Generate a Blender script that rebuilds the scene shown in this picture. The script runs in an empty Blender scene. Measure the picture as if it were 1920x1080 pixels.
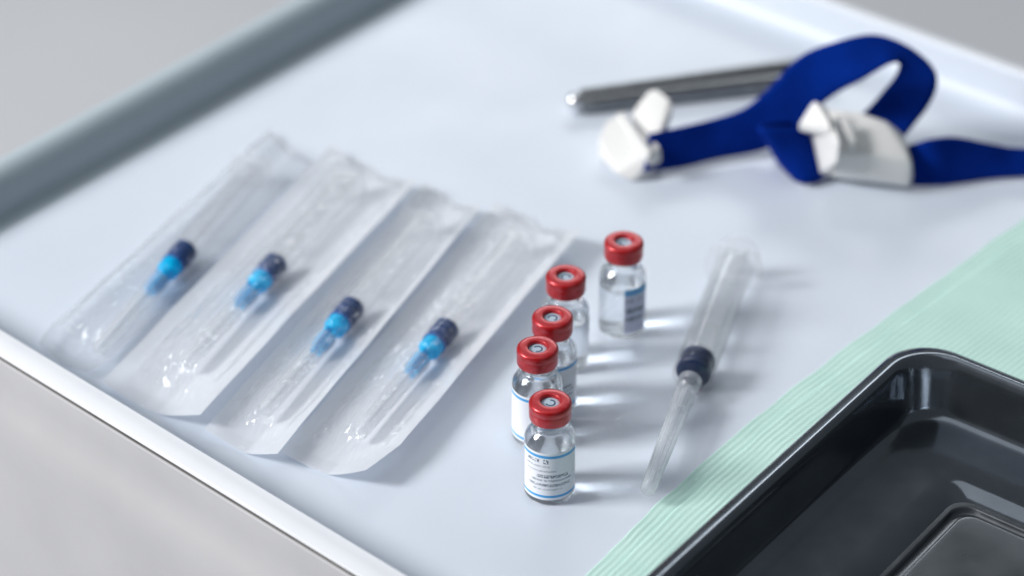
import bpy, bmesh, math, random
from mathutils import Vector, Matrix, noise, Quaternion
R = math.radians
S = 0.001                      # everything below is written in millimetres
scene = bpy.context.scene
col = scene.collection

# ------------------------------------------------------------------ camera
CAM_F, CAM_P, CAM_H = 5000.0, R(34.5), 524.0          # focal length in photo pixels, pitch, height above the tray floor
cam = bpy.data.cameras.new('camera')
camo = bpy.data.objects.new('camera', cam); col.objects.link(camo)
camo.location = (0, 0, CAM_H*S)
camo.rotation_euler = (R(90)-CAM_P, 0, 0)
cam.sensor_width = 36.0
cam.lens = 36.0*CAM_F/1920.0
cam.clip_start = 0.05; cam.clip_end = 50
cam.dof.use_dof = True
cam.dof.focus_distance = 0.822
cam.dof.aperture_fstop = 5.4
scene.camera = camo

# ------------------------------------------------------------------ world, lamps, exposure
world = bpy.data.worlds.new('World'); scene.world = world; world.use_nodes = True
wn = world.node_tree
bg = wn.nodes['Background']; bg.inputs[0].default_value = (0.83, 0.925, 1.0, 1); bg.inputs[1].default_value = 0.15
def area(name, loc, target, sx, sy, power, color):
    l = bpy.data.lights.new(name, 'AREA'); l.shape = 'RECTANGLE'; l.size = sx*S; l.size_y = sy*S
    l.energy = power; l.color = color
    o = bpy.data.objects.new(name, l); col.objects.link(o)
    o.location = Vector(loc)*S
    o.rotation_euler = (Vector(target)-Vector(loc)).to_track_quat('-Z', 'Y').to_euler()
    return o
area('window_light', (-2480, 350, 1640), (20, 720, 0), 780, 860, 100.0, (1.0, 0.985, 0.97))
area('rear_window_light', (350, 3320, 1330), (60, 800, 0), 1700, 520, 12.0, (0.93, 0.97, 1.0))
area('overhead_fill', (-700, 1100, 2000), (0, 750, 0), 2200, 2000, 11.0, (0.93, 0.955, 1.0))  # added overhead fill lamp, standing in for soft ceiling bounce
scene.view_settings.view_transform = 'Standard'
scene.view_settings.look = 'None'
scene.view_settings.exposure = 0.08
scene.view_settings.gamma = 1.0
scene.render.engine = 'CYCLES'
cy = scene.cycles
cy.use_denoising = True
cy.max_bounces = 14; cy.transmission_bounces = 12; cy.transparent_max_bounces = 24
cy.glossy_bounces = 6; cy.diffuse_bounces = 5
cy.caustics_refractive = True; cy.caustics_reflective = True
cy.blur_glossy = 0.03
cy.sample_clamp_indirect = 45.0

# ------------------------------------------------------------------ helpers
def P(u, v, z=0.0):
    """the point at height z (mm) that the photograph shows at pixel (u, v)"""
    x = (u-960)/CAM_F; y = -(v-540)/CAM_F
    d = Vector((x, math.cos(CAM_P)+y*math.sin(CAM_P), -math.sin(CAM_P)+y*math.cos(CAM_P)))
    s = (z-CAM_H)/d.z
    return Vector((s*d.x, s*d.y, z))

def tag(o, label=None, cat=None, group=None, kind=None):
    if label: o['label'] = label
    if cat: o['category'] = cat
    if group: o['group'] = group
    if kind: o['kind'] = kind
    return o

def empty(name, loc, label, cat, group=None):
    o = bpy.data.objects.new(name, None); col.objects.link(o)
    o.location = Vector(loc)*S; o.empty_display_size = 0.005
    o['_loc'] = 0
    del o['_loc']
    return tag(o, label, cat, group)

def link(name, verts, faces, mat, parent=None, origin=(0, 0, 0), uvs=None, angle=32, world_verts=True):
    """mesh from mm coordinates; with a parent the vertices are stored relative to the parent's location"""
    off = Vector((0, 0, 0))
    if parent is not None and world_verts:
        off = parent.location/S
    elif parent is None:
        off = Vector(origin)
    me = bpy.data.meshes.new(name)
    me.from_pydata([tuple((Vector(v)-off)*S) for v in verts], [], faces)
    if uvs is not None:
        uvl = me.uv_layers.new(name='UVMap')
        for lp in me.loops:
            uvl.data[lp.index].uv = uvs[lp.vertex_index]
    bm = bmesh.new(); bm.from_mesh(me)
    if uvs is None:
        bmesh.ops.recalc_face_normals(bm, faces=bm.faces)
    for e in bm.edges:
        if len(e.link_faces) == 2 and e.calc_face_angle(0) > R(angle): e.smooth = False
    for f in bm.faces: f.smooth = True
    bm.to_mesh(me); bm.free()
    if mat: me.materials.append(mat)
    o = bpy.data.objects.new(name, me); col.objects.link(o)
    if parent is not None: o.parent = parent
    else: o.location = off*S
    return o

def lathe(prof, seg=48, close=False, axis='Z'):
    vs, fs = [], []
    n = len(prof)
    for i in range(seg):
        a = 2*math.pi*i/seg
        for r, z in prof:
            if axis == 'Z': vs.append((r*math.cos(a), r*math.sin(a), z))
            else: vs.append((z, r*math.cos(a), r*math.sin(a)))
    m = n if close else n-1
    for i in range(seg):
        j = (i+1) % seg
        for k in range(m):
            k2 = (k+1) % n
            fs.append((i*n+k, j*n+k, j*n+k2, i*n+k2))
    # weld poles
    return vs, fs

def weld(o, d=1e-6):
    bm = bmesh.new(); bm.from_mesh(o.data); bmesh.ops.remove_doubles(bm, verts=bm.verts, dist=d)
    bmesh.ops.dissolve_degenerate(bm, edges=bm.edges, dist=1e-8)
    bmesh.ops.recalc_face_normals(bm, faces=bm.faces)
    bm.to_mesh(o.data); bm.free()

def bevel(o, w, seg=3, ang=30):
    m = o.modifiers.new('bevel', 'BEVEL'); m.width = w*S; m.segments = seg; m.limit_method = 'ANGLE'; m.angle_limit = R(ang)
    m.harden_normals = False
    return m

def box(cx, cy_, cz, dx, dy, dz, rot=None):
    vs = []
    for sx in (-.5, .5):
        for sy in (-.5, .5):
            for sz in (-.5, .5):
                v = Vector((sx*dx, sy*dy, sz*dz))
                if rot: v = rot @ v
                vs.append(v+Vector((cx, cy_, cz)))
    fs = [(0, 1, 3, 2), (4, 6, 7, 5), (0, 4, 5, 1), (2, 3, 7, 6), (0, 2, 6, 4), (1, 5, 7, 3)]
    return vs, fs

def catmull(pts, n):
    """n samples per span through 3-D points"""
    out = []
    p = [Vector(q) for q in pts]
    p = [2*p[0]-p[1]]+p+[2*p[-1]-p[-2]]
    for i in range(1, len(p)-2):
        for k in range(n):
            t = k/n
            a, b, c, d = p[i-1], p[i], p[i+1], p[i+2]
            out.append(0.5*((2*b)+(c-a)*t+(2*a-5*b+4*c-d)*t*t+(3*b-a-3*c+d)*t**3))
    out.append(p[-2])
    return out

def smooth(a, b, x):
    t = max(0.0, min(1.0, (x-a)/(b-a))); return t*t*(3-2*t)

# ------------------------------------------------------------------ materials
def mat(name):
    m = bpy.data.materials.new(name); m.use_nodes = True
    return m, m.node_tree, m.node_tree.nodes['Principled BSDF']
def setp(b, **k):
    names = dict(color='Base Color', rough='Roughness', metal='Metallic', ior='IOR', trans='Transmission Weight', spec='Specular IOR Level',
                 coat='Coat Weight', coatr='Coat Roughness', sheen='Sheen Weight', sss='Subsurface Weight', alpha='Alpha', aniso='Anisotropic')
    for a, v in k.items():
        if a == 'color': v = (*v, 1)
        b.inputs[names[a]].default_value = v
def nz(nt, scale, detail=3, rough=.5, coord='Object', vec_scale=None):
    tc = nt.nodes.new('ShaderNodeTexCoord'); n = nt.nodes.new('ShaderNodeTexNoise')
    n.inputs['Scale'].default_value = scale; n.inputs['Detail'].default_value = detail; n.inputs['Roughness'].default_value = rough
    if vec_scale:
        mp = nt.nodes.new('ShaderNodeMapping'); mp.inputs['Scale'].default_value = vec_scale
        nt.links.new(tc.outputs[coord], mp.inputs[0]); nt.links.new(mp.outputs[0], n.inputs['Vector'])
    else: nt.links.new(tc.outputs[coord], n.inputs['Vector'])
    return n
def ramp(nt, src, stops):
    r = nt.nodes.new('ShaderNodeValToRGB'); nt.links.new(src, r.inputs[0])
    e = r.color_ramp.elements
    while len(e) < len(stops): e.new(0.5)
    for i, (p, c) in enumerate(stops):
        e[i].position = p; e[i].color = (*c, 1) if len(c) == 3 else c
    return r
def bump(nt, b, src, strength, dist):
    n = nt.nodes.new('ShaderNodeBump'); n.inputs['Strength'].default_value = strength; n.inputs['Distance'].default_value = dist*S
    nt.links.new(src, n.inputs['Height']); nt.links.new(n.outputs[0], b.inputs['Normal']); return n

def varied(name, c, dc, rough, scale=40, bs=0.0, bscale=900, bdist=.1, **k):
    """paint or plastic with a faint unevenness of colour and relief"""
    m, nt, b = mat(name)
    setp(b, rough=rough, **k)
    n = nz(nt, scale, 4)
    lo = tuple(max(0, x-dc) for x in c); hi = tuple(min(1, x+dc) for x in c)
    r = ramp(nt, n.outputs['Fac'], [(.3, lo), (.7, hi)]); nt.links.new(r.outputs[0], b.inputs['Base Color'])
    if bs:
        n2 = nz(nt, bscale, 3); bump(nt, b, n2.outputs['Fac'], bs, bdist)
    return m

M = {}
M['enamel'] = varied('white_enamel', (.635, .695, .785), .012, .34, 25, .05, 500, .1)
_nt = M['enamel'].node_tree; _n = nz(_nt, 14, 5, .6); _r = ramp(_nt, _n.outputs['Fac'], [(.35, (.30,)*3), (.7, (.42,)*3)]); _nt.links.new(_r.outputs[0], _nt.nodes['Principled BSDF'].inputs['Roughness'])
M['rim'] = varied('white_rim_enamel', (.80, .82, .87), .015, .32, 60, .12, 1500, .05)
M['rail'] = varied('slate_grey_rail', (.44, .52, .57), .015, .5, 30)
M['panel'] = varied('pale_grey_lacquer', (.46, .46, .475), .02, .40, 30, .06, 300, .2)
M['groove'] = varied('dark_gap_shade', (.16, .155, .15), .03, .6, 100)  # dark colour stands for the shade inside the open gap
M['floor'] = varied('grey_floor', (.68, .69, .72), .05, .5, 1.2)
M['red'] = varied('red_lacquered_aluminium', (.46, .010, .022), .02, .32, 400, .15, 2500, .04, metal=.35, coat=.4, coatr=.15)
M['septum'] = varied('grey_blue_rubber', (.42, .52, .62), .05, .55, 900, .2, 2500, .05)
M['septum_mark'] = varied('dark_blue_print', (.03, .07, .13), .01, .6, 900)
M['navy'] = varied('navy_rubber', (.004, .040, .165), .003, .4, 800, .1, 3000, .03, spec=.35)
M['mid_blue'] = varied('mid_blue_reflection', (.002, .075, .33), .004, .3, 800)
M['paper'] = varied('white_backing_paper', (.80, .83, .89), .02, .75, 120, .25, 1600, .08)
_nt = M['paper'].node_tree; _tl = _nt.nodes.new('ShaderNodeBsdfTranslucent'); _tl.inputs[0].default_value = (.86, .87, .90, 1)
_mx = _nt.nodes.new('ShaderNodeMixShader'); _mx.inputs[0].default_value = .24
_nt.links.new(_nt.nodes['Principled BSDF'].outputs[0], _mx.inputs[1]); _nt.links.new(_tl.outputs[0], _mx.inputs[2]); _nt.links.new(_mx.outputs[0], _nt.nodes['Material Output'].inputs[0])
M['clip'] = varied('white_nylon', (.73, .73, .725), .02, .38, 80, .15, 1200, .05, sss=.0)
M['steel'] = varied('needle_steel', (.85, .86, .88), .04, .45, 500, metal=1.0)

m, nt, b = mat('brushed_tweezer_steel'); setp(b, metal=1.0, rough=.32)
n = nz(nt, 300, 4, .6, vec_scale=(1, 1, 1)); r = ramp(nt, n.outputs['Fac'], [(.3, (.20, .21, .22)), (.7, (.32, .33, .34))]); nt.links.new(r.outputs[0], b.inputs['Base Color'])
M['tweezer'] = m

def dark_metal(name, lo, hi, rough, bs):
    m, nt, b = mat(name); setp(b, metal=.9, rough=rough, coat=.3, coatr=.05)
    n = nz(nt, 60, 5, .6); r = ramp(nt, n.outputs['Fac'], [(.3, lo), (.7, hi)]); nt.links.new(r.outputs[0], b.inputs['Base Color'])
    n2 = nz(nt, 30, 3, .5); r2 = ramp(nt, n2.outputs['Fac'], [(.35, (rough*.8,)*3), (.75, (rough*1.3,)*3)]); nt.links.new(r2.outputs[0], b.inputs['Roughness'])
    n3 = nz(nt, 45, 3); bump(nt, b, n3.outputs['Fac'], bs, .6)
    return m
M['tray'] = dark_metal('dark_polished_tray_metal', (.135, .155, .18), (.175, .198, .226), .14, .16)
M['tray_panel'] = dark_metal('satin_tray_bottom_metal', (.08, .088, .10), (.11, .12, .132), .33, .1)

# woven blue strap: weave relief along its UV
m, nt, b = mat('royal_blue_webbing'); setp(b, rough=.85, spec=.05)
uv = nt.nodes.new('ShaderNodeUVMap'); mp = nt.nodes.new('ShaderNodeMapping'); mp.inputs['Scale'].default_value = (1, 1, 1)
nt.links.new(uv.outputs[0], mp.inputs[0])
w1 = nt.nodes.new('ShaderNodeTexWave'); w1.bands_direction = 'X'; w1.inputs['Scale'].default_value = .35; nt.links.new(mp.outputs[0], w1.inputs['Vector'])
w2 = nt.nodes.new('ShaderNodeTexWave'); w2.bands_direction = 'Y'; w2.inputs['Scale'].default_value = .35; nt.links.new(mp.outputs[0], w2.inputs['Vector'])
mx = nt.nodes.new('ShaderNodeMath'); mx.operation = 'MULTIPLY'; nt.links.new(w1.outputs['Fac'], mx.inputs[0]); nt.links.new(w2.outputs['Fac'], mx.inputs[1])
bump(nt, b, mx.outputs[0], .9, .4)
n = nz(nt, 70, 3); r = ramp(nt, n.outputs['Fac'], [(.3, (.0002, .018, .20)), (.7, (.0005, .027, .28))]); nt.links.new(r.outputs[0], b.inputs['Base Color'])
M['strap'] = m

# crepe paper towel
m, nt, b = mat('mint_crepe_paper'); setp(b, rough=.9)
n = nz(nt, 55, 4); r = ramp(nt, n.outputs['Fac'], [(.3, (.50, .74, .67)), (.7, (.56, .79, .73))]); nt.links.new(r.outputs[0], b.inputs['Base Color'])
n2 = nz(nt, 1400, 3); bump(nt, b, n2.outputs['Fac'], .3, .15)
M['crepe'] = m

# real glass and water
def glass(name, ior, color=(1, 1, 1), rough=0.0):
    m = bpy.data.materials.new(name); m.use_nodes = True; nt = m.node_tree; nt.nodes.remove(nt.nodes['Principled BSDF'])
    g = nt.nodes.new('ShaderNodeBsdfGlass'); g.inputs['IOR'].default_value = ior; g.inputs['Color'].default_value = (*color, 1); g.inputs['Roughness'].default_value = rough
    tr = nt.nodes.new('ShaderNodeBsdfTransparent'); mx = nt.nodes.new('ShaderNodeMixShader'); mx.inputs[0].default_value = .08
    nt.links.new(g.outputs[0], mx.inputs[1]); nt.links.new(tr.outputs[0], mx.inputs[2])
    nt.links.new(mx.outputs[0], nt.nodes['Material Output'].inputs[0]); return m
M['glass'] = glass('clear_vial_glass', 1.48, (.985, .992, 1))
M['liquid'] = glass('clear_liquid', 1.33, (.99, .995, 1))

def thin_clear(name, body, tint=(1, 1, 1), haze=.10, edge=.35, gloss=.10, dcol=(.85, .88, .93), wr=None, bs=0.0, refl=.06, graze=.75, through=.5):
    """thin clear plastic: see-through face on, milky and reflecting at grazing angles"""
    m = bpy.data.materials.new(name); m.use_nodes = True; nt = m.node_tree; nt.nodes.remove(nt.nodes['Principled BSDF'])
    out = nt.nodes['Material Output']
    tr = nt.nodes.new('ShaderNodeBsdfTransparent'); tr.inputs[0].default_value = (*tint, 1)
    df = nt.nodes.new('ShaderNodeBsdfDiffuse'); df.inputs[0].default_value = (*dcol, 1)
    tl = nt.nodes.new('ShaderNodeBsdfTranslucent'); tl.inputs[0].default_value = (*dcol, 1)
    gl = nt.nodes.new('ShaderNodeBsdfGlossy'); gl.inputs['Roughness'].default_value = gloss
    dm = nt.nodes.new('ShaderNodeMixShader'); dm.inputs[0].default_value = through
    nt.links.new(df.outputs[0], dm.inputs[1]); nt.links.new(tl.outputs[0], dm.inputs[2])
    lw = nt.nodes.new('ShaderNodeLayerWeight'); lw.inputs[0].default_value = .35
    mr = nt.nodes.new('ShaderNodeMapRange'); mr.inputs['To Min'].default_value = haze; mr.inputs['To Max'].default_value = edge
    nt.links.new(lw.outputs['Facing'], mr.inputs[0])
    m1 = nt.nodes.new('ShaderNodeMixShader'); nt.links.new(mr.outputs[0], m1.inputs[0])
    nt.links.new(tr.outputs[0], m1.inputs[1]); nt.links.new(dm.outputs[0], m1.inputs[2])
    fr = nt.nodes.new('ShaderNodeLayerWeight'); fr.inputs[0].default_value = .5     # Schlick reflectance, the same from both faces
    pw = nt.nodes.new('ShaderNodeMath'); pw.operation = 'POWER'; pw.inputs[1].default_value = 4.0; nt.links.new(fr.outputs['Facing'], pw.inputs[0])
    ma = nt.nodes.new('ShaderNodeMath'); ma.operation = 'MULTIPLY_ADD'; ma.inputs[1].default_value = graze; ma.inputs[2].default_value = refl; nt.links.new(pw.outputs[0], ma.inputs[0])
    m2 = nt.nodes.new('ShaderNodeMixShader'); nt.links.new(ma.outputs[0], m2.inputs[0])
    nt.links.new(m1.outputs[0], m2.inputs[1]); nt.links.new(gl.outputs[0], m2.inputs[2])
    if bs:
        n = nz(nt, wr or 150, 3); bp = nt.nodes.new('ShaderNodeBump'); bp.inputs['Strength'].default_value = bs; bp.inputs['Distance'].default_value = .4*S
        nt.links.new(n.outputs['Fac'], bp.inputs['Height'])
        for q in (gl, fr): nt.links.new(bp.outputs[0], q.inputs['Normal'])
    nt.links.new(m2.outputs[0], out.inputs[0]); return m
M['film'] = thin_clear('clear_blister_film', 0, haze=.03, edge=.13, gloss=.07, bs=.8, wr=300, refl=.04, graze=.6, dcol=(.93, .95, .98))
M['barrel_loose'] = thin_clear('clear_loose_syringe_plastic', 0, haze=.0, edge=.12, gloss=.09, refl=.025)
M['navy_dark'] = varied('dark_navy_rubber', (.003, .017, .072), .002, .35, 800, .1, 3000, .03, spec=.4)
M['barrel'] = thin_clear('clear_syringe_plastic', 0, haze=.0, edge=.14, gloss=.08, refl=.015, graze=.7)
M['plunger'] = thin_clear('milky_plunger_plastic', 0, haze=.07, edge=.18, gloss=.2, refl=.02, dcol=(.93, .95, .98))
M['needle_cap'] = thin_clear('clear_needle_cap_plastic', 0, haze=.12, edge=.42, gloss=.10, refl=.03, dcol=(.90, .93, .97))
M['frost'] = thin_clear('frosted_backing_film', 0, haze=.34, edge=.45, gloss=.3, dcol=(.80, .83, .88), bs=.3, wr=200)
M['frost2'] = thin_clear('translucent_backing_paper', 0, haze=.78, edge=.90, gloss=.4, dcol=(.88, .91, .96), through=.22, bs=.3, wr=200)
M['hub'] = thin_clear('cyan_needle_hub_plastic', 0, tint=(.06, .85, 1.0), haze=.93, edge=.97, through=.3, gloss=.15, refl=.02, dcol=(.0, .62, 1.0))
M['clear_hub'] = thin_clear('clear_needle_hub_plastic', 0, haze=.25, edge=.6, gloss=.15)

def label_material(name, rows, blues=((.90, .955), (.05, .10)), bluecol=(.06, .38, .78), paper=(.84, .86, .92)):
    """printed paper label in UV: rows = (v centre, half height, u start, u end, letter scale, darkness)"""
    m, nt, b = mat(name); setp(b, rough=.5)
    uv = nt.nodes.new('ShaderNodeUVMap'); sp = nt.nodes.new('ShaderNodeSeparateXYZ'); nt.links.new(uv.outputs[0], sp.inputs[0])
    def mth(op, a, bb, c=None):
        n = nt.nodes.new('ShaderNodeMath'); n.operation = op
        for i, x in enumerate((a, bb, c)):
            if x is None: continue
            if isinstance(x, (int, float)): n.inputs[i].default_value = x
            else: nt.links.new(x, n.inputs[i])
        return n.outputs[0]
    def band(sock, lo, hi): return mth('MULTIPLY', mth('GREATER_THAN', sock, lo), mth('LESS_THAN', sock, hi))
    U, V = sp.outputs[0], sp.outputs[1]
    total = None
    for (vc, hh, u0, u1, sc, dk) in rows:
        cb = nt.nodes.new('ShaderNodeCombineXYZ'); nt.links.new(mth('MULTIPLY', U, sc), cb.inputs[0]); nt.links.new(mth('MULTIPLY', V, 26.0), cb.inputs[1]); cb.inputs[2].default_value = vc*37
        no = nt.nodes.new('ShaderNodeTexNoise'); no.inputs['Scale'].default_value = 1; no.inputs['Detail'].default_value = 2; nt.links.new(cb.outputs[0], no.inputs['Vector'])
        k = mth('MULTIPLY', mth('MULTIPLY', band(V, vc-hh, vc+hh), band(U, u0, u1)), mth('GREATER_THAN', no.outputs['Fac'], .47))
        k = mth('MULTIPLY', k, dk)
        total = k if total is None else mth('MAXIMUM', total, k)
    bl = None
    for lo, hi in blues:
        k = band(V, lo, hi); bl = k if bl is None else mth('MAXIMUM', bl, k)
    m1 = nt.nodes.new('ShaderNodeMix'); m1.data_type = 'RGBA'; nt.links.new(bl, m1.inputs[0]); m1.inputs[6].default_value = (*paper, 1); m1.inputs[7].default_value = (*bluecol, 1)
    m2 = nt.nodes.new('ShaderNodeMix'); m2.data_type = 'RGBA'; nt.links.new(total, m2.inputs[0]); nt.links.new(m1.outputs[2], m2.inputs[6]); m2.inputs[7].default_value = (.06, .10, .16, 1)
    nt.links.new(m2.outputs[2], b.inputs['Base Color'])
    return m
M['label_front'] = label_material('printed_label', [
    (.83, .035, .12, .34, 90, .9), (.83, .045, .40, .48, 60, .95), (.72, .020, .10, .50, 120, .5), (.62, .018, .12, .60, 110, .5),
    (.51, .034, .30, .80, 60, .85), (.42, .022, .20, .86, 110, .65), (.32, .030, .16, .84, 80, .8), (.23, .018, .24, .70, 130, .5)])
M['label_plain'] = label_material('mostly_blank_label', [(.84, .03, .62, .95, 90, .8), (.72, .03, .66, .95, 70, .6), (.6, .03, .66, .92, 70, .5)])
M['label_dark'] = label_material('densely_printed_label', [(.74, .05, .05, .8, 14, .55), (.52, .06, .05, .85, 10, .85), (.33, .05, .05, .8, 12, .8)],
                                 blues=((.86, .99),), bluecol=(.12, .40, .72), paper=(.62, .66, .80))

# ================================================================== SETTING
def grid_plane(name, x0, y0, x1, y1, z, m, kind):
    o = link(name, [(x0, y0, z), (x1, y0, z), (x1, y1, z), (x0, y1, z)], [(0, 1, 2, 3)], m)
    return tag(o, kind=kind)
grid_plane('floor', -6000, -3000, 6000, 9000, -760, M['floor'], 'structure')

# ------------------------------------------------------------------ the white shallow table top with raised rim
RIM = 16.0
def isect(a, da, b_, db):
    t = ((b_.x-a.x)*db.y-(b_.y-a.y)*db.x)/(da.x*db.y-da.y*db.x); return a+da*t
def flat(v): return Vector((v.x, v.y, 0))
# inner top edges of the four walls: point + direction, outward normal; offsets differ slightly per side
f0, f1 = flat(P(0, 618, RIM)), flat(P(762, 1080, RIM))
l0, l1 = flat(P(0, 330, RIM)), flat(P(604, 0, RIM))
b0, b1 = flat(P(1580, 0, RIM)), flat(P(1920, 123, RIM))
df_ = (f1-f0).normalized(); dl = (l1-l0).normalized(); db_ = (b1-b0).normalized()
nf = Vector((df_.y, -df_.x, 0)); nl = Vector((-dl.y, dl.x, 0)); nb = Vector((-db_.y, db_.x, 0)); 
b0 = b0-nb*6.0
rp = f0+df_*520.0; dr = dl; nr = Vector((dr.y, -dr.x, 0))
sides = [(f0, df_, nf), (rp, dr, nr), (b0, db_, nb), (l0, dl, nl)]
def loop_at(offs, z):
    """corner loop of the table, every wall moved outward by its own offset"""
    c = []
    for i in range(4):
        a, b2 = sides[i-1], sides[i]
        p = isect(a[0]+a[2]*offs[i-1], a[1], b2[0]+b2[2]*offs[i], b2[1]); c.append((p.x, p.y, z))
    return c
def loft(loops):
    vs = [p for l in loops for p in l]; fs = []
    for k in range(len(loops)-1):
        for i in range(4):
            j = (i+1) % 4; fs.append((k*4+i, k*4+j, k*4+4+j, k*4+4+i))
    return vs, fs
def u4(d): return [d]*4
Wd = [8.6, 8.6, 6.0, 10.0]
def wo(t, extra=0): return [w*t+extra for w in Wd]
table = empty('trolley', (0, 720, 0), 'white medical trolley with a shallow recessed top and raised rim, under everything', 'trolley')
def loft_sides(loops, keep):
    m = [i for i in range(4) if i in keep]; c = m+[(m[-1]+1) % 4]; n = len(c)
    vs = [l[i] for l in loops for i in c]
    return vs, [(k*n+i, k*n+i+1, k*n+n+i+1, k*n+n+i) for k in range(len(loops)-1) for i in range(n-1)]
inner = [loop_at(u4(-9.0), 0.0), loop_at(u4(-6.5), .12), loop_at(u4(-4.6), .7), loop_at(u4(-3.0), 2.0), loop_at(u4(-2.0), 4.2), loop_at(u4(-.9), RIM-1.2), loop_at(u4(-.6), RIM-.45), loop_at(u4(0.0), RIM)]
vs, fs = loft_sides(inner, (0, 1, 2))
link('side_wall', vs, fs, M['enamel'], table, angle=60)
link('tray_floor', inner[0], [(0, 1, 2, 3)], M['enamel'], table)
rimloops = [loop_at(u4(0.0), RIM), loop_at(wo(0, .35), RIM+.12), loop_at(wo(1, -.7), RIM+.1), loop_at(wo(1, -.2), RIM-.15), loop_at(wo(1), RIM-.5), loop_at(wo(1), RIM-1.3)]
vs, fs = loft_sides(rimloops, (0, 1, 2)); link('rim', vs, fs, M['rim'], table, angle=60)
# the fourth side is a rounded slate-grey rail
rail = [(-9.0, 0.0), (-5.0, .1), (-3.2, .5), (-2.2, 1.5), (-1.9, 3.0), (-1.5, 6.0), (-.6, 9.0), (1.0, 11.8), (3.2, 14.1), (5.6, 15.5), (8.0, 16.0), (9.6, 15.5), (10.6, 14.2), (11.0, 12), (11.0, -6)]
vs, fs = loft_sides([loop_at(u4(d), z) for d, z in rail], (3,)); link('edge_rail', vs, fs, M['rail'], table, angle=60)
gl = [loop_at(wo(1), RIM-1.3), loop_at(wo(1, -.9), RIM-1.35), loop_at(wo(1, -.9), RIM-1.9), loop_at(wo(1, .3), RIM-2.1)]
vs, fs = loft(gl); link('shadow_gap', vs, fs, M['groove'], table, angle=60)
pl = [(.3, -2.1), (.8, -2.25), (1.0, -2.7), (1.0, -10), (1.1, -13), (1.5, -16), (2.4, -18.6), (3.6, -21), (4.8, -23.4), (5.7, -26), (6.1, -30), (6.2, -36), (6.2, -60), (6.2, -220)]
vs, fs = loft([loop_at(wo(1, d), RIM+z) for d, z in pl]); link('side_panel', vs, fs, M['panel'], table, angle=60)

# ================================================================== VIALS
def arc_strip(r, z0, z1, a0, a1, n=40, th=.08):
    vs, fs, uv = [], [], []
    for k in range(n+1):
        a = a0+(a1-a0)*k/n
        for (rr, zz, vv) in ((r, z0, 0), (r, z1, 1), (r+th, z1, 1), (r+th, z0, 0)):
            vs.append((rr*math.cos(a), rr*math.sin(a), zz)); uv.append((k/n, vv))
    for k in range(n):
        for q in range(4):
            q2 = (q+1) % 4; fs.append((k*4+q, k*4+q2, k*4+4+q2, k*4+4+q))
    fs.append((0, 3, 2, 1)); fs.append((n*4, n*4+1, n*4+2, n*4+3))
    return vs, fs, uv
VR = 8.0
glass_prof = [(0, .9), (3.5, .75), (6.0, .12), (6.9, 0.0), (7.6, .3), (VR, 1.1), (VR, 21.2), (7.8, 22.4), (7.2, 23.6), (6.2, 24.6), (5.5, 25.3), (5.2, 26.0), (5.2, 28.2), (5.6, 28.7), (6.1, 29.0), (6.1, 32.6),
              (3.4, 32.6), (3.4, 26.2), (4.2, 25.0), (5.6, 23.8), (6.6, 22.4), (7.0, 21.0), (7.0, 2.0), (6.6, 1.5), (5.0, 1.35), (0, 1.5)]
liq_prof = [(0, 1.45), (5.0, 1.30), (6.65, 1.45), (7.05, 2.0), (7.05, 18.3), (6.6, 18.05), (5.5, 17.95), (0, 17.95)]
cap_prof = [(3.0, 33.7), (3.0, 34.75), (3.15, 34.95), (3.6, 35.05), (5.4, 35.0), (6.1, 34.85), (6.5, 34.5), (6.62, 34.0), (6.62, 32.7), (6.5, 32.45), (6.45, 32.3), (6.52, 32.1), (6.55, 31.8), (6.55, 29.3), (6.4, 28.85), (5.9, 28.7),
            (5.65, 28.8), (6.2, 29.2), (6.25, 33.2), (6.0, 33.7)]
def make_vial(loc, label, lab=None, rot=0, a=(R(180), R(360)), seed=0):
    t = empty('vial', loc, label, 'vial', 'red-capped glass vials')
    v, f = lathe(glass_prof, 72); o = link('glass_body', v, f, M['glass'], t, world_verts=False, angle=50); weld(o)
    v, f = lathe(liq_prof, 72); o = link('liquid', v, f, M['liquid'], t, world_verts=False, angle=50); weld(o)
    v, f = lathe(cap_prof, 72, True); link('cap', v, f, M['red'], t, world_verts=False, angle=50)
    v, f = lathe([(0, 34.0), (1.8, 34.05), (2.7, 34.0), (2.98, 33.8), (2.98, 32.7), (0, 32.7)], 40)
    s = link('septum', v, f, M['septum'], t, world_verts=False, angle=50); weld(s)
    # moulded print on the rubber: an open ring with a dot
    a0 = R(200+47*seed); v, f, uv = arc_strip(1.15, 34.04, 34.12, a0, a0+R(250), 20, .5)
    bm_v = [((q[0]*1.0), q[1], q[2]) for q in v]
    link('print', bm_v, f, M['septum_mark'], s, world_verts=False)
    if lab:
        v, f, uv = arc_strip(VR+.02, 2.4, 20.4, a[0], a[1], 48)
        link('label', v, f, M[lab], t, world_verts=False, uvs=uv)
    t.rotation_euler.z = rot
    return t
def vp(u, v):
    p = P(u, v, 35.0); return (p.x, p.y, 0.05)
vA = make_vial(vp(1032, 751), 'frontmost red-capped vial, its printed white label with blue borders facing forward', 'label_front', 0, (R(195), R(343)), 0)
vB = make_vial(vp(1008, 650), 'red-capped vial directly behind the front one, blank side of its blue-edged label at left', 'label_plain', 0, (R(150), R(330)), 1)
vC = make_vial(vp(1036, 592), 'middle vial of the row of five, wedged between two other red caps', 'label_front', 0, (R(225), R(345)), 2)
vD = make_vial(vp(1061, 515), 'second farthest red-capped vial, close to the corner of the last syringe pack', None, 0, None, 3)
vE = make_vial(vp(1170, 451), 'farthest vial standing apart from the row, dark print on a lilac label at its right', 'label_dark', 0, (R(272), R(338)), 4)

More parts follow.
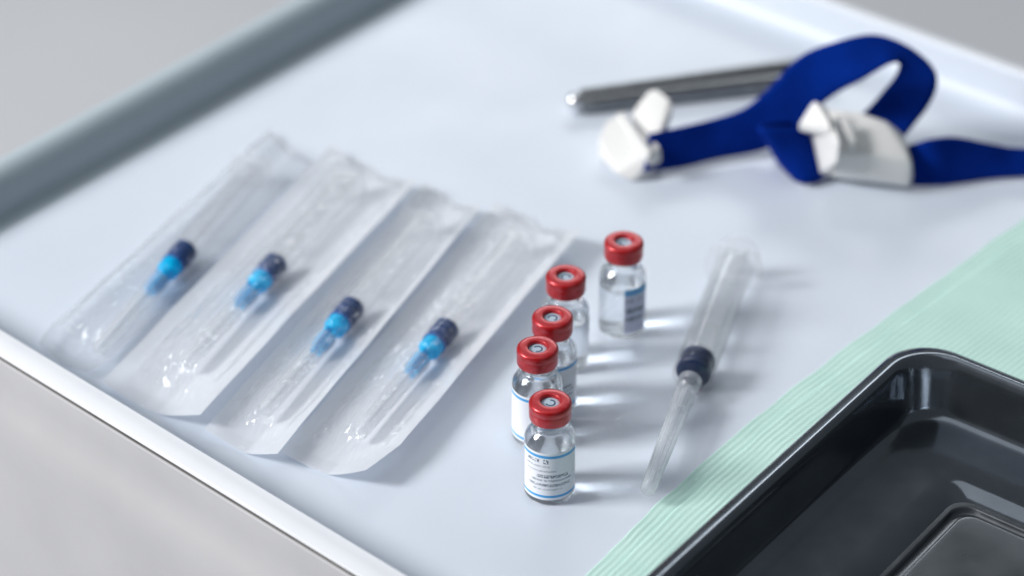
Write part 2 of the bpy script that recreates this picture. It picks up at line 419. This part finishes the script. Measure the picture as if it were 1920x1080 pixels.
# ================================================================== SYRINGES
def orient(t, front, back):
    d = (Vector(back)-Vector(front)).normalized()
    y = Vector((0, 0, 1)).cross(d).normalized(); z = d.cross(y)
    t.rotation_euler = Matrix((d, y, z)).transposed().to_euler()

def make_syringe(front, back, rb, L, label, group, hubmat, capL, cyan=True, ext=6.0, roll=0, hubL=11.5, bm_='barrel', nm_='navy'):
    """front = point at the nose of the barrel, back = a point up the barrel axis; x runs towards the thumb end"""
    t = empty('syringe', front, label, 'syringe', group)
    ri = rb-.9
    W = dict(world_verts=False)
    # barrel with nozzle, shoulder and finger flange
    prof = [(1.0, -7.0), (1.9, -7.0), (2.15, -.6), (2.5, -.2), (rb-.8, .1), (rb-.15, .5), (rb, 1.4), (rb, L-1.2), (rb+.3, L-1.0), (rb+.3, L), (ri, L), (ri, 1.6), (ri-.6, 1.1), (1.4, .7), (1.0, .3)]
    v, f = lathe(prof, 56, True, 'X'); link('barrel', v, f, M[bm_], t, angle=40, **W)
    # finger flange: an oval plate with a hole
    n = 40; vs, fs = [], []
    for xx in (L-1.6, L+.4):
        for i in range(n):
            a = 2*math.pi*i/n
            vs.append((xx, (rb+3.4)*math.cos(a), min(rb+1.4, max(-rb-1.4, (rb+5.0)*math.sin(a)))))
        for i in range(n):
            a = 2*math.pi*i/n; vs.append((xx, ri*math.cos(a), ri*math.sin(a)))
    for i in range(n):
        j = (i+1) % n
        fs += [(i, j, n+j, n+i), (2*n+i, 3*n+i, 3*n+j, 2*n+j), (i, 2*n+i, 2*n+j, j), (n+i, n+j, 3*n+j, 3*n+i)]
    link('finger_flange', vs, fs, M['plunger'], t, angle=40, **W)
    # rubber stopper: two sealing rings and a cone
    k = ri/5.0
    prof = [(0, .8), (1.2, .9), (3.6*k, 1.5), (ri-.35, 2.1), (ri+.1, 2.7), (ri+.1, 3.8), (ri-1.5, 4.3), (ri-1.5, 6.3*k**.5), (ri+.1, 6.8*k**.5), (ri+.1, 8.6*k**.5), (ri-.4, 9.2*k**.5), (0, 9.3*k**.5)]
    v, f = lathe(prof, 48, False, 'X'); o = link('stopper', v, f, M[nm_], t, angle=40, **W); weld(o)
    # plunger: four ribs, discs and the thumb plate
    vs, fs = [], []
    def addm(v, f):
        b0_ = len(vs); vs.extend(v); fs.extend([tuple(i+b0_ for i in q) for q in f])
    x0, x1 = 9.4*k**.5, L+ext
    rr = ri-.5
    for ang in (R(45)+roll, R(135)+roll):
        rm = Matrix.Rotation(ang, 3, 'X'); addm(*box((x0+x1)/2, 0, 0, x1-x0, 2*rr, .9, rm))
    for xx, r_ in ((x0+.5, ri-.4), (x0+14, ri-.5), (x1, rb+1.4)):
        v, f = lathe([(0, xx-.5), (r_, xx-.5), (r_, xx+.6), (0, xx+.6)], 36, False, 'X'); addm(v, f)
    link('plunger', vs, fs, M['plunger'], t, angle=40, **W)
    # needle hub: collar with four fins tapering forward
    hx = -2.2
    hv, hf = lathe([(2.3, hx), (3.9, hx), (3.9, hx-3.2), (2.9, hx-3.7), (1.9, hx-5.2), (1.6, hx-7.2), (1.5, hx-hubL-4), (.5, hx-hubL-4.4), (.4, hx-hubL)], 32, False, 'X')
    vs, fs = list(hv), list(hf)
    for q in range(4):
        rm = Matrix.Rotation(R(90*q+30)+roll, 3, 'X')
        xa, xb = hx-6.0, hx-hubL-3.6
        pts = [(xa, 0, .8), (xa, 0, 3.0), (xb-1.5, 0, 2.5), (xb-1.5, 0, .8)]
        v = [rm @ Vector((p[0], s, p[2])) for s in (-.7, .7) for p in pts]
        addm(v, [(0, 1, 2, 3), (7, 6, 5, 4), (0, 4, 5, 1), (1, 5, 6, 2), (2, 6, 7, 3), (3, 7, 4, 0)])
    h = link('needle_hub', vs, fs, M[hubmat], t, angle=40, **W)
    if cyan:
        v, f = lathe([(2.3, -.7), (4.1, -.7), (4.3, -1.0), (4.3, -2.0), (4.0, hx+.1), (2.4, hx+.1)], 32, True, 'X')
        link('reflection_ring', v, f, M['mid_blue'], t, angle=40, **W)  # added ring; its blue stands for a reflection between stopper and hub
    v, f = lathe([(0, -capL+4.5), (.2, -capL+8), (.2, hx-hubL-4), (0, hx-hubL-4)], 12, False, 'X')
    o = link('needle', v, f, M['steel'], t, angle=40, **W); weld(o)
    # needle cap: a ribbed sleeve closing to a rounded end
    ce = -capL
    prof = [(3.3, hx-9.5), (3.6, hx-9.5), (3.6, hx-10.7), (3.4, hx-11.4), (3.2, hx-16), (2.6, ce+5), (2.5, ce+1.3), (1.9, ce+.4), (0, ce), (0, ce+.7), (1.7, ce+1.0), (2.1, ce+1.8), (2.2, ce+5), (2.9, hx-16), (3.1, hx-10.2)]
    v, f = lathe(prof, 32, True, 'X')
    o = link('needle_cap', v, f, M['needle_cap'], t, angle=40, **W); weld(o)
    vs, fs = [], []
    for q in range(8):
        rm = Matrix.Rotation(R(45*q), 3, 'X')
        c = rm @ Vector((0, 0, 3.2)); v, f = box((hx-9+ce+8)/2, c.y, c.z, abs(ce+8-hx+9), .35, .5, rm); 
        v = [Vector(p) for p in v]
        for p in v:                       # ribs follow the sleeve's taper
            k_ = 1-.22*(hx-9-p.x)/abs(ce+8-hx+9); p.y *= k_; p.z *= k_
        addm(v, f)
    link('rib', vs, fs, M['needle_cap'], o, angle=40, **W)['kind'] = 'stuff'
    orient(t, front, back)
    return t

loose = make_syringe(P(1297, 706, 7.4), P(1385, 478, 7.6), 6.7, 66, 'unwrapped syringe lying alone right of the vials, dark stopper and clear needle cap', 'syringes', 'clear_hub', 62, cyan=False, ext=7, bm_='barrel_loose', nm_='navy_dark')

# ================================================================== BLISTER PACKS
def make_pack(idx, c, zL, zR, label, ch=0.0, Hd=7.6, seed=0, endcurl=(0, 0), fl=(.12, .14), round_=0.0, pm='frost2'):
    BL, BR, TR, TL = [P(*q) for q in c]
    cen = (BL+BR+TR+TL)/4
    t = empty('syringe_pack', (cen.x, cen.y, 0), label, 'sterile pack', 'wrapped syringe packs')
    NS, NT = 220, 72
    def width(s):
        lo, hi = 0.0, 1.0
        if ch and s < .11: hi = 1-ch*(1-s/.11)
        if round_ and s < .10: lo = round_*(1-s/.10)**2; hi = 1-round_*(1-s/.10)**2
        return lo, hi
    def xy(s, tt):
        lo, hi = width(s); q = lo+(hi-lo)*tt
        p = BL.lerp(BR, q).lerp(TL.lerp(TR, q), s)
        wv = .7*noise.noise(Vector((s*5, seed*3.1, tt > .5)))*(abs(tt-.5)*2)**2
        return p.x+wv, p.y+wv
    def zp(s, tt):
        x = (.42-tt)/.42; y = (tt-.55)/.45
        z = .6+(zL-.6)*max(0, x)**1.3+(zR-.6)*max(0, y)**1.25
        z += .7*noise.noise(Vector((s*4+seed, tt*2, 1.3)))*abs(tt-.5)*2+.5*noise.noise(Vector((s*9+seed, tt*3, 4.3)))*abs(tt-.5)
        e0 = 1-smooth(0, .10, s); e1 = smooth(.93, 1, s)
        z += endcurl[0]*e0+endcurl[1]*e1
        return max(z, .45)
    vs, fs = [], []
    for i in range(NS+1):
        for j in range(NT+1):
            s, tt = i/NS, j/NT; x, y = xy(s, tt); vs.append((x, y, zp(s, tt)))
    for i in range(NS):
        for j in range(NT):
            a = i*(NT+1)+j; fs.append((a, a+1, a+NT+2, a+NT+1))
    pb = link('backing_sheet', vs, fs, M[pm], t, angle=80)
    vs = []
    for i in range(NS+1):
        for j in range(NT+1):
            s, tt = i/NS, j/NT; x, y = xy(s, tt); z0 = zp(s, tt)
            d = smooth(fl[0]*.55, fl[0]+.10, tt)*(1-smooth(1-fl[1]-.10, 1-fl[1]*.5, tt))*smooth(.03, .17, s)*(1-smooth(.93, .985, s))
            base = zL+(zR-zL)*tt
            q = (tt-fl[0])/(1-fl[0]-fl[1]); q = max(0, min(1, q))
            dome = Hd*math.sin(math.pi*q)**.55 if 0 < q < 1 else 0
            wn_ = Vector((s*16+seed*7, tt*9, seed)); w2 = Vector((s*5+seed*3, tt*14, seed*2+5))
            endw = 1+2.4*(smooth(.74, .95, s)+(1-smooth(.06, .26, s)))
            wr = .45*noise.noise(wn_)*endw+1.25*noise.noise(w2)+.35*endw*(.5-abs(noise.noise(Vector((s*30+seed, tt*16, 9)))))+.18*endw*noise.noise(Vector((s*60+seed, tt*30, 3)))
            # the film is drawn down at the two ends of the cavity
            base_h = max(base+dome-2.0, z0+1.0)*1.0
            crk = 1-abs(noise.noise(Vector((s*9+seed*4, tt*22, seed+20))))*2.2
            wr += .9*max(0, crk)**3*(.5+.5*endw/2)+.5*(endw-1)*noise.noise(Vector((s*26+seed, tt*7, 31)))
            z = z0+.12+d*(base_h-z0)+min(1, d*3.5)*wr*.9
            z = max(z, z0+.1)
            vs.append((x, y, z))
    link('clear_film', vs, fs, M['film'], t, angle=80)
    return t

packs = [
    (((62, 640, 3), (176, 706, 3), (588, 296, 5), (508, 236, 4)), 3, 3.5, 'leftmost wrapped syringe pack, greyest film, half tucked under its neighbour', dict(round_=.10, fl=(.06, .10), Hd=9.5, pm='frost')),
    (((192, 714, 4), (374, 778, 8), (782, 336, 8), (622, 268, 5)), 4.0, 8.0, 'second wrapped syringe pack from the left, bright glint on its far corner', dict(fl=(.16, .18))),
    (((383, 806, 2), (522, 850, 7), (902, 384, 7), (796, 345, 2)), 2.2, 7.0, 'third wrapped syringe pack from the left, lying beside the cut-cornered last one', dict(fl=(.12, .16))),
    (((526, 850, 2), (704, 905, 4.5), (1088, 434, 7.5), (930, 375, 3)), 2.2, 8, 'rightmost wrapped syringe pack next to the vials, one corner cut off', dict(ch=.10, fl=(.15, .20))),
]
for i, (c, zl, zr, lb, kw) in enumerate(packs):
    make_pack(i, c, zl, zr, lb, seed=i+1, **kw)

sy = [
    ((328, 492), (480, 318), 'syringe sealed inside the leftmost clear pack, navy stopper and cyan hub'),
    ((497, 517), (672, 322), 'syringe sealed inside the second pack from the left, navy stopper and cyan hub'),
    ((641, 600), (830, 378), 'syringe sealed inside the third pack from the left, navy stopper and cyan hub'),
    ((818, 640), (985, 440), 'syringe sealed inside the pack nearest the vials, navy stopper and cyan hub'),
]
for i, (a, b_, lb) in enumerate(sy):
    make_syringe(P(*a, 6.6), P(*b_, 6.9), 5.2, 62, lb, 'syringes', 'hub', 56, ext=4, roll=R(17*i))

# ================================================================== TOURNIQUET
def ribbon(name, rows, mat_, parent, th=1.3, n=8, across=8, wob=0.25):
    """rows of (edge A pixel+height, edge B pixel+height): one woven band lofted between its two edges"""
    A = catmull([P(*r[0]) for r in rows], n); B = catmull([P(*r[1]) for r in rows], n)
    vs, fs, uv = [], [], []
    d = 0
    for i, (a, b_) in enumerate(zip(A, B)):
        if i: d += ((a+b_)/2-(A[i-1]+B[i-1])/2).length
        for j in range(across+1):
            q = j/across; p = a.lerp(b_, q)
            vs.append(p); uv.append((d, q*25))
    for i in range(len(A)-1):
        for j in range(across):
            k = i*(across+1)+j; fs.append((k, k+1, k+across+2, k+across+1))
    o = link(name, vs, fs, mat_, parent, uvs=uv, angle=80)
    m = o.modifiers.new('thickness', 'SOLIDIFY'); m.thickness = th*S; m.offset = 0
    return o
tq0 = P(1480, 300, 0)
tq = empty('tourniquet', (tq0.x, tq0.y, 0), 'royal blue elastic tourniquet looped over itself with two white plastic fasteners', 'tourniquet')
main = [((1218, 250, 15), (1206, 322, 4)), ((1275, 238, 15), (1268, 316, 2.5)), ((1340, 222, 15), (1345, 298, 2.5)), ((1398, 202, 19), (1432, 280, 4)), ((1444, 162, 27), (1500, 240, 14)),
        ((1500, 106, 38), (1552, 186, 26)), ((1570, 78, 45), (1618, 148, 36)), ((1640, 66, 48), (1668, 119, 42)), ((1705, 88, 46), (1687, 120, 41)),
        ((1748, 124, 40), (1680, 142, 36)), ((1757, 158, 33), (1660, 168, 30)), ((1738, 202, 22), (1636, 196, 22)), ((1702, 248, 13), (1605, 226, 13)), ((1660, 292, 8), (1570, 262, 8))]
ribbon('strap', main, M['strap'], tq)
lowr = [((1585, 250, 10), (1590, 322, 3)), ((1545, 246, 14), (1552, 334, 2)), ((1505, 240, 20), (1524, 344, 1.5)), ((1466, 238, 22), (1500, 342, 1.5)), ((1430, 242, 22), (1480, 326, 1.5)), ((1424, 238, 20), (1456, 296, 1.5)), ((1446, 230, 18), (1470, 276, 3)), ((1490, 226, 16), (1510, 262, 4))]
ribbon('strap', lowr, M['strap'], tq)
tail = [((1660, 285, 8), (1660, 330, 3)), ((1700, 274, 13), (1700, 346, 1.5)), ((1742, 262, 18), (1760, 347, 1.5)), ((1790, 257, 17), (1800, 343, 1.5)), ((1850, 268, 13), (1856, 336, 1.5)), ((1905, 277, 10), (1910, 332, 1.5)), ((1990, 275, 12), (1990, 330, 1.5)), ((2060, 268, 12), (2060, 325, 1.5))]
ribbon('strap', tail, M['strap'], tq)

def hull(name, pts, m, parent, bev=1.2):
    me = bpy.data.meshes.new(name); bm = bmesh.new()
    off = parent.location/S
    vs = [bm.verts.new((p-off)*S) for p in pts]
    r = bmesh.ops.convex_hull(bm, input=vs)
    junk = [e for e in r['geom_interior'] if isinstance(e, bmesh.types.BMVert)]
    bmesh.ops.delete(bm, geom=junk, context='VERTS')
    bmesh.ops.dissolve_limit(bm, angle_limit=R(6), verts=bm.verts, edges=bm.edges)
    bmesh.ops.recalc_face_normals(bm, faces=bm.faces)
    bm.to_mesh(me); bm.free(); me.materials.append(m)
    for p in me.polygons: p.use_smooth = False
    o = bpy.data.objects.new(name, me); col.objects.link(o); o.parent = parent
    b_ = o.modifiers.new('bevel', 'BEVEL'); b_.width = bev*S; b_.segments = 3; b_.limit_method = 'ANGLE'; b_.angle_limit = R(20); b_.harden_normals = True
    for p in me.polygons: p.use_smooth = True
    return o
# right hand buckle housing
def pp(*q): return [P(*x) for x in q]
def slab(q, t_):
    """top outline points plus the same points t_ mm lower"""
    a = [P(*x) for x in q]; return a+[Vector((p.x, p.y, max(.4, p.z-t_))) for p in a]
hull('buckle_housing', pp((1549, 334, .4), (1703, 353, .4), (1713, 337, 2), (1690, 262, 2), (1600, 240, 2))+slab(((1566, 284, 16), (1711, 303, 14), (1549, 203, 24), (1607, 209, 25), (1663, 227, 23), (1692, 250, 19), (1640, 290, 16.5)), 10), M['clip'], tq, 1.3)
hull('buckle_plate', slab(((1525, 186, 32), (1497, 231, 23), (1514, 238, 19), (1550, 198, 30), (1560, 240, 27)), 3), M['clip'], tq, .8)
hull('buckle_plate', pp((1527, 331, .5), (1549, 336, .8), (1534, 292, 9))+slab(((1514, 236, 19), (1550, 200, 29.5), (1574, 264, 25), (1572, 285, 19.5)), 4), M['clip'], tq, .8)
hull('buckle_bar', slab(((1577, 219, 27.5), (1588, 219, 27.5), (1606, 266, 22), (1596, 268, 22)), 4), M['clip'], tq, .5)
hull('clip_body', slab(((1122, 260, 9), (1136, 228, 12), (1160, 212, 13), (1190, 235, 14), (1238, 276, 12), (1240, 293, 8.5)), 8)+pp((1240, 312, .5), (1207, 331, 2), (1184, 340, .5), (1156, 327, 2), (1129, 290, 3)), M['clip'], tq, .7)
hull('clip_tongue', slab(((1184, 214, 14), (1200, 190, 18), (1217, 170, 22), (1231, 167, 23), (1254, 184, 22), (1261, 199, 20), (1250, 237, 15), (1232, 264, 12.5)), 3.5), M['clip'], tq, 1.1)
hull('clip_ridge', slab(((1158, 212, 15), (1170, 208, 15.5), (1224, 284, 13.5), (1214, 292, 13)), 3), M['clip'], tq, .6)

# ================================================================== TWEEZERS
tp0 = P(1075, 192, 4)
tz = empty('tweezers', (tp0.x, tp0.y, 0), 'dark steel tweezers lying behind the blue tourniquet, joined end at left', 'tweezers')
def arm(a, b_, w0, w1, h, z):
    """tapered half-round bar from a to b (pixels)"""
    A, B = P(*a, z), P(*b_, z); d = (B-A).normalized(); s = Vector((-d.y, d.x, 0))
    vs, fs = [], []; n, m = 40, 14
    for i in range(n+1):
        q = i/n; c = A.lerp(B, q)
        cap = math.sqrt(max(0, 1-(1-min(1, q/.03))**2)) if q < .03 else 1
        w = (w0+(w1-w0)*q)*max(.15, cap); hh = h*max(.15, cap)
        for j in range(m):
            a_ = 2*math.pi*j/m
            ca, sa = math.cos(a_), math.sin(a_)
            vs.append(c+s*(w/2*math.copysign(abs(ca)**.7, ca))+Vector((0, 0, hh/2*math.copysign(abs(sa)**.7, sa))))
    for i in range(n):
        for j in range(m):
            k = (j+1) % m; fs.append((i*m+j, i*m+k, i*m+m+k, i*m+m+j))
    fs.append(tuple(range(m))[::-1]); fs.append(tuple(n*m+j for j in range(m)))
    return vs, fs
v, f = arm((1078, 184), (1560, 116), 4.6, 7.5, 6.5, 4.0); link('arm', v, f, M['tweezer'], tz, angle=50)
v, f = arm((1082, 198), (1570, 140), 4.6, 7.5, 6.0, 3.6); link('arm', v, f, M['tweezer'], tz, angle=50)
v, f = lathe([(0, -3.6), (2.0, -3.1), (3.1, -1.7), (3.5, 0), (3.1, 1.7), (2.0, 3.1), (0, 3.6)], 28)
c = P(1079, 191, 4.6); M['steelbright'] = varied('polished_steel', (.75, .76, .78), .03, .18, 200, metal=1.0)
o = link('joint', [Vector(q)+c for q in v], f, M['steelbright'], tz, angle=60); weld(o)

# ================================================================== CREPE PAPER TOWEL
def towel_layer(name, edge, z, depth_, shift, seed, parent):
    """edge = pixels along the visible edge, near to far; the sheet runs away from it to the right, corrugated parallel to the edge"""
    E_ = catmull([P(*e, 0) for e in edge], 40)
    d = (E_[-1]-E_[0]).normalized(); nrm = Vector((d.y, -d.x, 0))
    per = 2.1; K = 10
    nc = int(depth_/per*K); step = per/K
    vs, fs = [], []; na = len(E_)
    for i, e in enumerate(E_):
        for j in range(nc+1):
            w = shift+j*step
            wob = .5*noise.noise(Vector((i*.12+seed, j*.01, seed)))
            p = e+nrm*(w+(wob if j else wob*1.4))
            ph = 2*math.pi*(w/per+.35*noise.noise(Vector((i*.05, j*.012, seed+7))))
            amp = .033+.05*i/na+.035*noise.noise(Vector((i*.11, j*.03, seed+3)))
            zz = z+amp*(1+math.sin(ph))+.35*(1+noise.noise(Vector((i*.06, j*.008, seed+11))))
            vs.append((p.x, p.y, zz))
    for i in range(na-1):
        for j in range(nc):
            a = i*(nc+1)+j; fs.append((a, a+1, a+nc+2, a+nc+1))
    o = link(name, vs, fs, M['crepe'], parent, angle=80)
    s = o.modifiers.new('thickness', 'SOLIDIFY'); s.thickness = .25*S; s.offset = -1
    return o
tw0 = P(1700, 700, 0)
tw = empty('paper_towel', (tw0.x, tw0.y, 0), 'mint green ribbed crepe paper towel spread under the dark tray', 'paper towel')
edge = [(960, 1215), (1100, 1080), (1274, 910), (1482, 734), (1715, 560), (1920, 413), (2060, 312)]
towel_layer('paper_layer', edge, .35, 150, 0, 3, tw)
towel_layer('paper_layer', [(u+34, v+16) for u, v in edge], 1.0, 120, 0, 9, tw)

# ================================================================== DARK METAL TRAY
TH = 20.5; T0 = 5.0
ta, tb = flat(P(1199, 1080, TH+T0)), flat(P(1637, 684, TH+T0))
e1 = (tb-ta).normalized(); e2 = Vector((e1.y, -e1.x, 0))               # e1 along the left side (away from camera), e2 to the right
bq = flat(P(1806, 656, TH+T0))
tcorner = ta+e1*((bq-ta).dot(e1))
TLn, TWd = 300.0, 210.0
def rrect(inset, z, rad, n=14):
    """rounded rectangle loop, its far left corner at tcorner"""
    rad = max(rad, .8); pts = []
    cs = [(inset, -inset, 90), (TWd-inset, -inset, 0), (TWd-inset, -TLn+inset, -90), (inset, -TLn+inset, -180)]
    sg = [(1, -1), (-1, -1), (-1, 1), (1, 1)]
    for (x, y, a0), (sx, sy_) in zip(cs, sg):
        cx_, cy2 = x+sx*rad, y+sy_*rad
        for k in range(n+1):
            a = R(a0+90-90*k/n); px, py = cx_+rad*math.cos(a), cy2+rad*math.sin(a)
            pts.append(tcorner+e2*px+e1*py+Vector((0, 0, z)))
    return pts
def loftn(loops, closed_end=True):
    n = len(loops[0]); vs = [p for l in loops for p in l]; fs = []
    for k in range(len(loops)-1):
        for i in range(n):
            j = (i+1) % n; fs.append((k*n+i, k*n+j, (k+1)*n+j, (k+1)*n+i))
    if closed_end: fs.append(tuple((len(loops)-1)*n+i for i in range(n)))
    return vs, fs
tray = empty('instrument_tray', (tcorner.x, tcorner.y, T0), 'dark polished metal instrument tray with rounded corner at lower right', 'tray')
RC = 17.0
prof = [(1.4, TH-5.8), (.4, TH-5.0), (.0, TH-3.8), (.0, TH-2.8), (.4, TH-1.9), (1.2, TH-1.3), (2.6, TH-.75), (4.1, TH-.28), (4.8, TH-.12), (5.3, TH-.2), (5.9, TH-.6), (6.5, TH-1.4), (7.0, TH-2.6), (7.5, TH-4.4), (8.3, TH-8), (9.4, TH-13), (10.2, 4.2), (10.5, 3.0), (11.0, 2.1), (11.7, 1.5), (12.6, 1.15), (13.8, .95),
        (16, .85), (24, .65), (33, .5), (43.5, .4)]
loops = [rrect(i, z+T0, max(6.5, RC-i*.32)) for i, z in prof]
vs, fs = loftn(loops, False)
body = link('body', vs, fs, M['tray'], tray, angle=50)
s = body.modifiers.new('thickness', 'SOLIDIFY'); s.thickness = .7*S; s.offset = -1
pan = [(a_+13.5, z_) for a_, z_ in [(30.0, .4), (31.3, .4), (31.5, .38), (31.75, .25), (31.95, -.1), (32.2, -1.0), (32.6, -1.3), (33.0, -1.35), (34.4, -1.35), (34.9, -1.0), (35.2, -.2), (35.5, .6), (35.75, .86), (36.1, .97), (36.5, 1.0), (38, 1.0), (58, 1.0)]]
loops = [rrect(i, z+T0, max(2.5, 6.5-.25*(i-43.5))) for i, z in pan]
vs, fs = loftn(loops, True); link('bottom_panel', vs, fs, M['tray_panel'], tray, angle=50)
